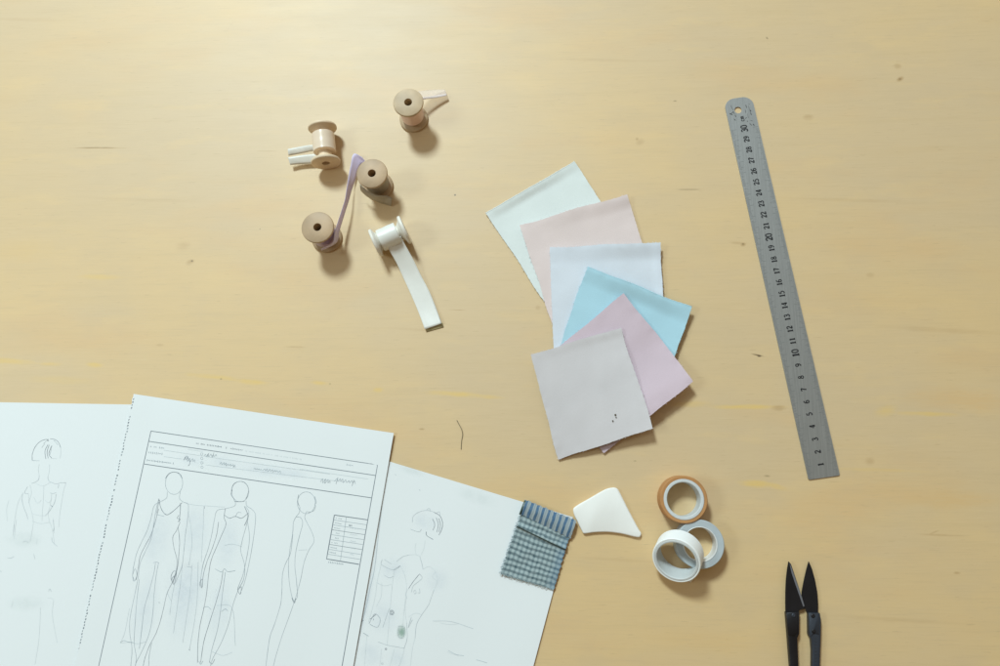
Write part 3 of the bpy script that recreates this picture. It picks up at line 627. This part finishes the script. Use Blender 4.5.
pk = thing('plaid_swatch', at(538, 545, 0), 'small blue and grey-green woven check swatch with folded striped hem, over the paper corner', 'fabric swatch')
rs = random.Random(5)
def plaid(u, v):
    p = bil([(523.5, 507, 0), (573, 527, 0), (554, 590, 0), (500.5, 573.5, 0)], u, v)
    jx = rs.uniform(-.7, .7) if u in (0, 1) else 0; jy = rs.uniform(-.7, .7) if v in (0, 1) else 0
    ridge = math.exp(-((v - .27 - .07 * u) / .035) ** 2)
    z = .22 + .18 * ridge + .12 * (1 - sm(0, .22, v)) + .05 * mnoise.noise((u * 4, v * 4, 2))
    bend = 1.2 * math.sin(3.1 * v) * u
    return at(p.x + jx - bend * .5, p.y + jy, z)
vs, fs, uv = grid(plaid, 48, 60); cloth_mesh('check_cloth', vs, 48, 60, M['plaid'], uv, pk, .06)
def hem(u, v):
    top = Vector((525.3, 499.6, 0)).lerp(Vector((576.2, 520.5, 0)), u); bot = Vector((520.5, 514, 0)).lerp(Vector((570.5, 538.5, 0)), u)
    p = top.lerp(bot, v); jx = rs.uniform(-.4, .4) if u in (0, 1) else 0; jy = rs.uniform(-.3, .3) if v == 0 else 0
    z = .30 + .22 * math.sin(math.pi * min(1, .12 + v * .88)) + .04 * mnoise.noise((u * 6, v * 2, 7))
    return at(p.x + jx, p.y + jy + .5 * math.sin(u * 57), z)
vs, fs, uv = grid(hem, 60, 12); cloth_mesh('folded_hem', vs, 60, 12, M['stripe'], uv, pk, .06)
M['fray'] = mat('loose_yarn', (.16, .24, .27), .9); M['fray_pale'] = mat('pale_loose_yarn', (.45, .52, .52), .9)
hv, hf_ = [], []
for k in range(46):                                # yarn ends along the left and lower edges
    t = (k + .5) / 46; a = bil([(523.5, 507, 0), (573, 527, 0), (554, 590, 0), (500.5, 573.5, 0)], 0, t); L_ = rs.uniform(.5, 2.2)
    tube(hv, hf_, [at(a.x + .8, a.y, .25), at(a.x - L_ * .6, a.y - L_ * .1 + rs.uniform(-.4, .4), .24), at(a.x - L_, a.y + rs.uniform(-.7, .5), .18)], .00022, 5)
mesh('frayed_edge', hv, hf_, M['fray'], pk)
hv, hf_ = [], []
for k in range(40):
    t = (k + .5) / 40; a = bil([(523.5, 507, 0), (573, 527, 0), (554, 590, 0), (500.5, 573.5, 0)], t, 1); L_ = rs.uniform(.6, 2.4)
    tube(hv, hf_, [at(a.x, a.y - .8, .25), at(a.x - L_ * .3 + rs.uniform(-.4, .4), a.y + L_ * .6, .24), at(a.x - L_ * .4 + rs.uniform(-.7, .5), a.y + L_, .18)], .00018, 5)
mesh('frayed_edge', hv, hf_, M['fray_pale'], pk)
hv, hf_ = [], []
tube(hv, hf_, [plaid(i / 12, .27 + .07 * i / 12 + .02) + Vector((0, 0, .0004)) for i in range(13)], .00045, 6)
mesh('dark_seam', hv, hf_, M['thread'] if False else mat('dark_green_thread', (.035, .055, .05), .9), pk)
hv, hf_ = [], []
tube(hv, hf_, [at(525.2, 500.5, .42), at(522.6, 507, .50), at(519.8, 514.5, .42)], .0007, 6)
mesh('hem_side', hv, hf_, mat('dark_green_selvedge', (.05, .09, .07), .9), pk)
# ---------------------------------------------------------------- chalk
def outline_slab(name, pts, z0, z1, m, parent=None, bev=.08, tag_=None, smooth=True, tilt=None):
    """closed outline in photo px -> slab from z0 to z1 (cm), rounded rims"""
    c = sum((Vector((x, y, 0)) for x, y in pts), Vector()) / len(pts); n = len(pts); vs = []
    zm = (z0 + z1) / 2; P = [at(x, y, zm) for x, y in pts]; C = at(c.x, c.y, zm)
    prof = [(bev, z0), (0, z0 + bev), (0, z1 - bev), (bev * .3, z1 - bev * .3), (bev, z1)]
    for ins, z in prof:
        for i in range(n):
            t = (P[(i + 1) % n] - P[i - 1]).normalized(); nr = Vector((-t.y, t.x, 0))
            if nr.dot(C - P[i]) < 0 and False: nr = -nr
            q = P[i] + nr * ins * CM * SGN; q.z = z * CM
            if tilt: q.z += tilt(pts[i]) * CM
            vs.append(q)
    fs = [tuple(range(n))[::-1], tuple((len(prof) - 1) * n + i for i in range(n))]
    for k in range(len(prof) - 1):
        for i in range(n): j = (i + 1) % n; fs.append((k * n + i, k * n + j, (k + 1) * n + j, (k + 1) * n + i))
    return auto_smooth(mesh(name, vs, fs, m, parent, smooth=smooth), 50)
SGN = -1
def smooth_loop(pts, n=4):
    P = [Vector((*p, 0)) for p in pts]; m_ = len(P); out = []
    for i in range(m_):
        a, b, c, e = P[i - 1], P[i], P[(i + 1) % m_], P[(i + 2) % m_]
        for k in range(n):
            t = k / n; q = .5 * ((2 * b) + (c - a) * t + (2 * a - 5 * b + 4 * c - e) * t * t + (3 * b - a - 3 * c + e) * t ** 3); out.append((q.x, q.y))
    return out
ch = outline_slab('tailors_chalk', smooth_loop([(573.2, 511.5), (575.5, 506.5), (590, 498), (604, 490), (611, 487.8), (616.5, 488.2), (620, 493), (629, 511), (638, 528), (641, 533), (639.8, 536.8), (635.5, 537),
                                                (622, 533.8), (608, 532), (595, 532.3), (587, 533.4), (583.5, 533.3), (581.5, 530), (577, 521)]), 0.0, .32, M['chalk'], bev=.1)
tag(ch, "worn white piece of tailor's chalk with rounded corners beside the plaid swatch", "tailor's chalk")
# ---------------------------------------------------------------- tape rolls
def tape(center, z, D_, Hh, wall, core_w, mt, mc, label, rot=(0, 0, 0), poly=72):
    t = thing('tape_roll', at(*center, z), label, 'tape roll', 'tape rolls grouped together', rot)
    Ro = D_ / 2; Rc = Ro - wall; Ri = Rc - core_w; b = .05
    vs, fs = lathe([(Rc, 0), (Ro - b, 0), (Ro, b), (Ro, Hh - b), (Ro - b, Hh), (Rc + .004, Hh - .01)], poly); auto_smooth(mesh('wound_tape', vs, fs, M[mt], t, local=True))
    vs, fs = lathe([(Ri, .02), (Rc - .002, .02), (Rc - .002, Hh - .03), (Rc - .05, Hh + .015), (Ri + .05, Hh + .015), (Ri, Hh - .04)], poly); auto_smooth(mesh('core', vs, fs, M[mc], t, local=True))
    return t
translucent(M['orange_tape'], .3)
tape((680, 498.7), 0, 3.62, 1.5, .25, .27, 'orange_tape', 'core', 'tan orange tape roll lying flat, upper of the three rolls')
tape((696.3, 542.5), 0, 3.65, 1.35, .50, .09, 'blue_tape', 'core_white', 'pale blue-grey tape roll lying flat, partly under the white roll')
# the white roll leans its upper right side on the blue-grey one
ax = Vector((-.62, -.62, 1.32)).normalized()
q = Vector((0, 0, 1)).rotation_difference(ax).to_euler()
wt = tape((680, 551), .95, 3.62, 1.45, .14, .20, 'white_tape', 'core', 'white tape roll tilted and leaning on the blue-grey roll', tuple(q))
strip('tape_end', [((683.5, 575.5, .75), (690.5, 568.5, .95)), ((686.5, 579.5, .45), (692.0, 573.5, .6)), ((690.3, 582.6, .18), (693.6, 579.0, .25))], M['white_tape'], wt, n=4)
# ---------------------------------------------------------------- wooden spools
def flange_prof(Rf, t0, sgn, z):
    pr_ = [(.34, 0), (Rf - .10, 0), (Rf - .03, -.03), (Rf, -.09), (Rf, -.20), (Rf - .05, -.27), (Rf - .35, -.36), (.80, -.46), (.62, -.62), (.34, -.62)]
    return [(r, z + sgn * zz) for r, zz in pr_]
def spool(base, hgt, Rf, mw, rib, rz, rr, label, rot=(0, 0, 0), mf=None):
    t = thing('ribbon_spool', base, label, 'ribbon spool', 'wooden ribbon spools', rot)
    for sg, z in ((1, hgt), (-1, 0)):
        vs, fs = lathe(flange_prof(Rf if sg > 0 else Rf - .03, 0, sg, z), 64); auto_smooth(mesh('flange', vs, fs, M[mf or mw], t, local=True), 40)
    vs, fs = lathe([(.34, .3), (.60, .3), (.60, hgt - .3), (.34, hgt - .3)], 48); auto_smooth(mesh('barrel', vs, fs, M[mw], t, local=True))
    pf = [(.60, rz[0]), (rr - .04, rz[0]), (rr, rz[0] + .04)]
    n = 6
    for k in range(1, n): pf.append((rr + .012 * math.sin(k * 2.1), rz[0] + (rz[1] - rz[0]) * k / n))
    pf += [(rr, rz[1] - .04), (rr - .04, rz[1]), (.60, rz[1])]
    vs, fs = lathe(pf, 64); auto_smooth(mesh('wound_ribbon', vs, fs, M[rib], t, local=True), 40)
    return t
s1 = spool(at(414, 119.5, 0), 3.05, 1.30, 'spool', 'pink_satin', (.72, 2.3), 1.00, 'upright wooden spool of pale pink ribbon, rightmost and highest of the spools')
s2 = spool(at(379, 186.5, 0), 2.85, 1.31, 'spool_brown', 'taupe', (.6, 2.2), 1.02, 'upright wooden spool of dark taupe ribbon with a short loose end, centre of the group')
s3 = spool(at(327.3, 238.3, 0), 2.9, 1.36, 'spool_brown', 'mauve', (.75, 2.25), 1.05, 'upright wooden spool of lilac ribbon whose tail runs up to the taupe spool')
# lying spools: axis z turned into the table plane
def lying(pA, pB, Rf, frac=.0):
    a = at(*pA, Rf); b = at(*pB, Rf); dv = b - a; q_ = Vector((0, 0, 1)).rotation_difference(dv.normalized()).to_euler(); return a, dv.length * 100, tuple(q_)
a, Ln, rt = lying((322.3, 126.5), (326, 163.3), 1.27)
s4 = spool(a, Ln, 1.27, 'spool_pale', 'peach', (.75, Ln - 1.05), .98, 'wooden spool of peach satin ribbon lying on its side, leftmost top spool', rt)
a, Ln, rt = lying((374.2, 243.6), (405.8, 229.3), 1.27)
s5 = spool(a, Ln, 1.27, 'spool_white', 'white_satin', (.55, Ln - .72), .95, 'pale spool of white satin ribbon on its side with its ribbon unrolled down right', rt)
# loose ribbon ends
strip('ribbon_tail', [((414, 92, 1.3), (414, 101, 1.6)), ((424, 90.6, .8), (424, 99.4, 1.15)), ((434, 89.8, .35), (435, 98, .75)), ((445, 89.4, .1), (447, 95.6, .45))], M['organza'], s1, bow=.05)
strip('ribbon_tail', [((360, 184, 1.9), (361, 191, 1.0)), ((367, 190.5, 1.7), (366.3, 196, .9)), ((375, 194.5, 1.6), (373.5, 200, .7)), ((382, 195.5, 1.3), (380, 202.8, .4)), ((387.5, 195.8, 1.0), (386, 204.6, .2)), ((392, 198, .8), (391.4, 206, .1))], M['taupe_light'], s2, bow=.05)
strip('ribbon_tail', [((321, 249, 1.95), (321.5, 250.5, 1.1)), ((332, 243, 1.95), (335, 244, 1.1)), ((334, 237, 1.9), (338.5, 238, 1.0)), ((335, 231, 1.8), (339.5, 231, .9)), ((340.6, 213.5, 1.5), (344.8, 213.5, .8)), ((344.8, 200, 1.3), (349.0, 200, .6)), ((346.3, 191, 1.2), (351.5, 191, .35)),
                      ((348, 179.5, 1.05), (355, 181, .25)), ((350.5, 166, .8), (358.5, 170, .15)), ((353.6, 153.8, .55), (363, 164, .10)), ((362, 157, .5), (370, 168, .08))], M['lilac'], s3, bow=-.04)
strip('ribbon_tail', [((322, 146, 1.5), (322, 150.5, 1.1)), ((312, 144.8, 1.15), (313, 151, .85)), ((300, 146.6, .95), (300.5, 153.6, .7)), ((287.8, 149.0, .9), (288.6, 155.8, .65))], M['cream'], s4, bow=.05)
strip('ribbon_tail', [((322, 153, .9), (322, 162, .5)), ((313, 154, .75), (312, 163.4, .4)), ((301, 155.3, .7), (301, 164.2, .4)), ((288.0, 157.4, .75), (290.3, 165, .5))], M['cream'], s4, bow=.03)
strip('ribbon_tail', [((386.5, 244, 1.7), (401, 236, 1.7)), ((390, 251.5, 1.25), (404.6, 243.6, 1.25)), ((396.5, 263, .75), (413, 259, .75)), ((403, 277, .38), (421, 275.5, .38)), ((410.6, 293.7, .22), (429.7, 292.3, .24)), ((418, 311, .18), (436.5, 309.2, .20)), ((424.8, 329.2, .30), (441.6, 323.4, .3))], M['white_satin'], s5, bow=-.07, across=8)
strip('ribbon_end_shadow', [((425.5, 328, .06), (442.5, 322.5, .06)), ((427, 331.8, .04), (443.6, 327.2, .04))], M['taupe'] if False else mat('ochre_ribbon_shadow', (.42, .35, .17), .6), s5, n=4)  # ochre strip paints the shadow beyond the ribbon's frayed end
# ---------------------------------------------------------------- steel ruler
b0_, t0_ = at(824.0, 477.6, .05), at(737.4, 98.2, .05)
ax_ = (t0_ - b0_); Lr = ax_.length; ax_.normalize(); rt_ = Vector((ax_.y, -ax_.x, 0)); Wd = .0249
rl = thing('steel_ruler', at(781, 288, 0), 'thirty centimetre steel ruler with hanging hole, right of the swatches', 'ruler')
def rp(s, w, z=.0): q_ = b0_ + ax_ * s + rt_ * w; q_.z = z; return q_        # s from zero end (m), w across (m), right positive
out = [(0, -Wd / 2 + .0008), (.0008, -Wd / 2)]
rc = .0088
for k in range(13): a = math.pi / 2 * k / 12; out.append((Lr - rc + rc * math.sin(a), -Wd / 2 + rc - rc * math.cos(a)))
for k in range(13): a = math.pi / 2 * k / 12; out.append((Lr - rc + rc * math.cos(a), Wd / 2 - rc + rc * math.sin(a)))
out += [(.0008, Wd / 2), (0, Wd / 2 - .0008)]
hc = at(737.9, 110.4, .05); hs = (hc - b0_).dot(ax_); hw = (hc - b0_).dot(rt_); hr = .0031
bm = bmesh.new(); zt, zb = .0011, .0002
def ringv(pts, z): return [bm.verts.new(rp(s_, w_, z)) for s_, w_ in pts]
hole = [(hs + hr * math.cos(a), hw + hr * math.sin(a)) for a in [2 * math.pi * k / 28 for k in range(28)]]
oT, oB, hT, hB = ringv(out, zt), ringv(out, zb), ringv(hole, zt), ringv(hole, zb)
for o_, h_ in ((oT, hT), (oB, hB)):
    es = [bm.edges.new((o_[i], o_[(i + 1) % len(o_)])) for i in range(len(o_))] + [bm.edges.new((h_[i], h_[(i + 1) % len(h_)])) for i in range(len(h_))]
    bmesh.ops.triangle_fill(bm, edges=es, use_beauty=True)
for a_, b_ in ((oT, oB), (hT, hB)):
    for i in range(len(a_)): bm.faces.new((a_[i], a_[(i + 1) % len(a_)], b_[(i + 1) % len(a_)], b_[i]))
bm.normal_update(); vs = [v.co.copy() for v in bm.verts]; bm.verts.index_update(); fs = [tuple(v.index for v in f.verts) for f in bm.faces]; bm.free()
auto_smooth(mesh('blade', vs, fs, M['steel'], rl), 30)
GL = {'1': [([(.18, .80), (.34, 1)], .09), ([(.34, 0), (.34, 1)], .19), ([(.14, .03), (.54, .03)], .08)],
      '2': [([(.08, .76), (.14, .93), (.30, 1), (.46, .93), (.52, .76), (.44, .55), (.10, .10)], .15), ([(.06, .07), (.56, .07)], .16), ([(.56, .07), (.56, .22)], .08)],
      '3': [([(.08, .82), (.20, .98), (.38, .98), (.48, .80), (.40, .60), (.24, .54)], .13), ([(.24, .54), (.44, .46), (.53, .26), (.42, .05), (.20, .01), (.07, .16)], .15)],
      '4': [([(.42, 0), (.42, 1)], .18), ([(.42, 1), (.04, .30)], .08), ([(.04, .27), (.60, .27)], .10), ([(.26, .02), (.58, .02)], .07)],
      '5': [([(.50, .96), (.16, .96)], .14), ([(.15, .96), (.11, .56)], .08), ([(.11, .56), (.32, .62), (.50, .48), (.52, .25), (.38, .03), (.18, .0), (.07, .14)], .14)],
      '6': [([(.50, .90), (.34, .98), (.16, .80), (.08, .45), (.12, .12), (.30, .01), (.48, .12), (.52, .32), (.42, .52), (.26, .56), (.10, .42)], .14)],
      '7': [([(.06, .94), (.54, .94)], .15), ([(.06, .94), (.06, .78)], .08), ([(.53, .92), (.34, .5), (.24, 0)], .15)],
      '8': [([(.30, .54), (.12, .68), (.14, .90), (.30, .99), (.46, .90), (.48, .68), (.30, .54)], .12), ([(.30, .54), (.09, .38), (.08, .14), (.30, .01), (.52, .14), (.51, .38), (.30, .54)], .14)],
      '9': [([(.10, .10), (.26, .02), (.44, .20), (.52, .55), (.48, .88), (.30, .99), (.12, .88), (.08, .68), (.18, .48), (.34, .44), (.50, .58)], .14)],
      '0': [([(.30, .99), (.14, .88), (.07, .5), (.14, .12), (.30, .01), (.46, .12), (.53, .5), (.46, .88), (.30, .99)], .13)],
      'c': [([(.46, .52), (.30, .62), (.12, .48), (.10, .18), (.28, 0), (.48, .1)], .11)],
      'm': [([(.06, 0), (.06, .6)], .12), ([(.06, .5), (.2, .62), (.28, .5), (.28, 0)], .11), ([(.28, .5), (.42, .62), (.52, .5), (.52, 0)], .11)]}
class Flat:
    def __init__(s): s.v, s.f = [], []
    def stroke(s, pts, w):                          # pts: (s,w) metres on the ruler
        Wp = [rp(a, b, zt + .00006) for a, b in pts]; b0 = len(s.v)
        for i, p in enumerate(Wp):
            t1 = (Wp[i] - Wp[i - 1]).normalized() if i else None; t2 = (Wp[i + 1] - Wp[i]).normalized() if i < len(Wp) - 1 else None
            t = (t1 or t2) + (t2 or t1); t = t.normalized() if t.length > 1e-6 else (t1 or t2); n = Vector((-t.y, t.x, 0)) * w / 2
            s.v += [p + n, p - n]
        for i in range(len(Wp) - 1): s.f.append((b0 + 2 * i, b0 + 2 * i + 1, b0 + 2 * i + 3, b0 + 2 * i + 2))
    def text(s, txt, sc, wc, h, adv=.66, ang=0):    # reads toward the hole, glyph tops to the left
        n = len(txt); tot = n * adv * h
        for i, c in enumerate(txt):
            if c not in GL: continue
            for pts, w in GL[c]: s.stroke([(sc - tot / 2 + (i * adv + x) * h + (adv - .6) * h / 2, wc + h / 2 - y * h) for x, y in pts], w * h * 1.5)
    def build(s, name, m, par): return mesh(name, s.v, s.f, m, par, smooth=False)
# measured positions of the marks along the scale
def sline(px, py): return (at(px, py, .1) - b0_).dot(ax_)
s30, s1_ = sline(742.5, 128.8), sline(822.5, 464.3); unit = (s30 - s1_) / 29; s00 = s1_ - unit
T = Flat()
for n_ in range(1, 31):
    big = n_ % 10 == 0
    T.text(str(n_), s00 + unit * n_, -.0004, .0054 if big else .0044, .62 if big else .66)
T.text('cm', s30 + .0092, -.0006, .0042, .6)
T.build('numerals', M['ink'], rl)
T = Flat()
rr_ = random.Random(4)
for k in range(0, 301):                             # worn millimetre divisions on both edges
    s_ = s00 + unit * k / 10; ln = .0052 if k % 10 == 0 else (.0040 if k % 5 == 0 else .0026)
    for sd in (-1, 1):
        if rr_.random() < (.15 if k % 10 else 0): continue
        T.stroke([(s_, sd * (Wd / 2 - .0006)), (s_, sd * (Wd / 2 - ln))], .00015)
T.build('scale_marks', M['faint_ink'], rl)
T = Flat()
def on(px, py): q_ = at(px, py, .1) - b0_; return (q_.dot(ax_), q_.dot(rt_))
for seg, w in ((((731, 105.5), (731.8, 108), (733, 110)), .0003), (((733.5, 111.5), (730.5, 114.4)), .0005), (((729.5, 113.8), (732.5, 114.8)), .0006), (((735, 115), (735.8, 117)), .0005), (((734, 119), (735.5, 120.5)), .0005),
               (((733.5, 112), (734.5, 114)), .0004), (((745.8, 105), (746.6, 108)), .0005), (((745.3, 110), (745.8, 113)), .0003), (((746.5, 117.6), (745.4, 118.6)), .0005), (((747, 121), (747.8, 121.6)), .0006), (((750, 110), (751, 111.5)), .0006),
               (((750.6, 113), (751.3, 115)), .0006), (((748.5, 106), (750.5, 113)), .0002), (((753, 124), (754.2, 125.6)), .0006), (((749.6, 123.5), (751.8, 125.5)), .0004), (((750.5, 120.5), (752.5, 121)), .0003),
               (((748.6, 104), (749.6, 104.4)), .0003), (((747.4, 114), (748.4, 118)), .0002)):
    T.stroke([on(*q_) for q_ in seg], w)
T.build('stamped_mark', M['ink'], rl)
# ---------------------------------------------------------------- thread snips
sn = thing('thread_snips', at(803, 640, 0), 'black thread snips with pointed open blades, cut off by the bottom edge', 'scissors')
outline_slab('blade', [(788.7, 561.6), (787.4, 569), (786.2, 580), (785.7, 592), (785.6, 603), (785.8, 613), (788, 616), (796, 616), (797, 612.5), (799.4, 609.6), (803.5, 608.4), (804.3, 607), (801.3, 597), (797.5, 585), (793.5, 573), (790.4, 564)][::-1][::-1], .30, .42, M['blackmetal'], sn, bev=.02)
outline_slab('ground_edge', [(789.4, 562.8), (792.2, 569.5), (797.5, 584.5), (801.8, 597), (804.4, 606), (803.2, 606.6), (800.2, 598), (796, 586), (791.6, 573)], .415, .445, M['edge'], sn, bev=.004)
outline_slab('blade', [(808.6, 561.6), (806.8, 569), (804, 581), (802, 592), (801.6, 600), (803.2, 606.5), (805.8, 609.5), (807.6, 613.5), (808, 616), (817.4, 616), (817.6, 604), (816.8, 592), (814.6, 580), (811.6, 569)], .18, .29, M['blackmetal'], sn, bev=.02)
def arm(side):
    if side < 0: return [(785.2, 612), (798.4, 611.5), (798.2, 633), (796.4, 637.5), (796.8, 650), (797.6, 668), (798.4, 700), (798, 720), (791.4, 720), (790.2, 690), (789.6, 668), (788.2, 650), (787, 634)]
    return [(807.6, 612.2), (818.8, 612.6), (820, 620), (819.8, 634), (819.2, 650), (818.7, 668), (818, 700), (817, 720), (811.8, 720), (811.4, 700), (811.2, 668), (811.3, 650), (810.4, 639), (807.8, 634)]
la = outline_slab('arm', arm(-1), .10, .62, M['blackmetal'], sn, bev=.07); ra = outline_slab('arm', arm(1), .08, .60, M['slate'], sn, bev=.07)
outline_slab('clamp_plate', [(786.2, 613.2), (797.4, 612.8), (797.4, 632), (794, 636), (788.4, 635)], .62, .68, M['blackmetal'], la, bev=.03)
outline_slab('clamp_plate', [(808.6, 613.2), (818.8, 613.2), (819, 634), (814, 633.5), (810.2, 636)], .60, .66, M['slate'], ra, bev=.03)
for x, y, z, mm in ((813, 615.8, .66, 'blackmetal'), (813.6, 631.2, .66, 'blackmetal'), (793.6, 615.5, .68, 'slate')):
    vs, fs = lathe([(0.0001, .05), (.10, .045), (.15, .02), (.16, 0), (.0001, 0)], 20, True); c = at(x, y, z); mesh('rivet', [Vector(v) + c for v in vs], fs, M[mm], la if x < 800 else ra)
hv, hf_ = [], []
for k in range(9):                                  # engraved ticks along the right arm
    a_ = at(815.5, 638.5 + 3.3 * k, .605); hv += [a_ + Vector((-.0006, .00018, 0)), a_ + Vector((.0010, .00018, 0)), a_ + Vector((.0010, -.00018, 0)), a_ + Vector((-.0006, -.00018, 0))]; hf_.append((4 * k, 4 * k + 1, 4 * k + 2, 4 * k + 3))
mesh('stamped_mark', hv, hf_, M['ink'], sn, smooth=False)
# sprung bow joining the two arms (below the frame)
hv, hf_ = [], []
pts = [at(794.6, 718, .35)] + [at(804.6 + 10.5 * math.cos(a), 724 - 13 * math.sin(a), .35) for a in [math.pi + math.pi * k / 12 for k in range(13)]] + [at(814.6, 718, .35)]
tube(hv, hf_, pts, .0023, 10); mesh('spring_bow', hv, hf_, M['slate'], sn)
# ---------------------------------------------------------------- bits of thread
hv, hf_ = [], []
tube(hv, hf_, catmull([at(456.8, 420.3, .03), at(459, 424.5, .06), at(461.6, 429.5, .08), at(462.6, 435, .05), at(461.6, 441, .03), at(461.1, 449.5, .03)], 5), .00022, 6)
tag(mesh('loose_thread', hv, hf_, M['thread']), 'short dark bent thread lying on the bare table above the papers', 'thread')
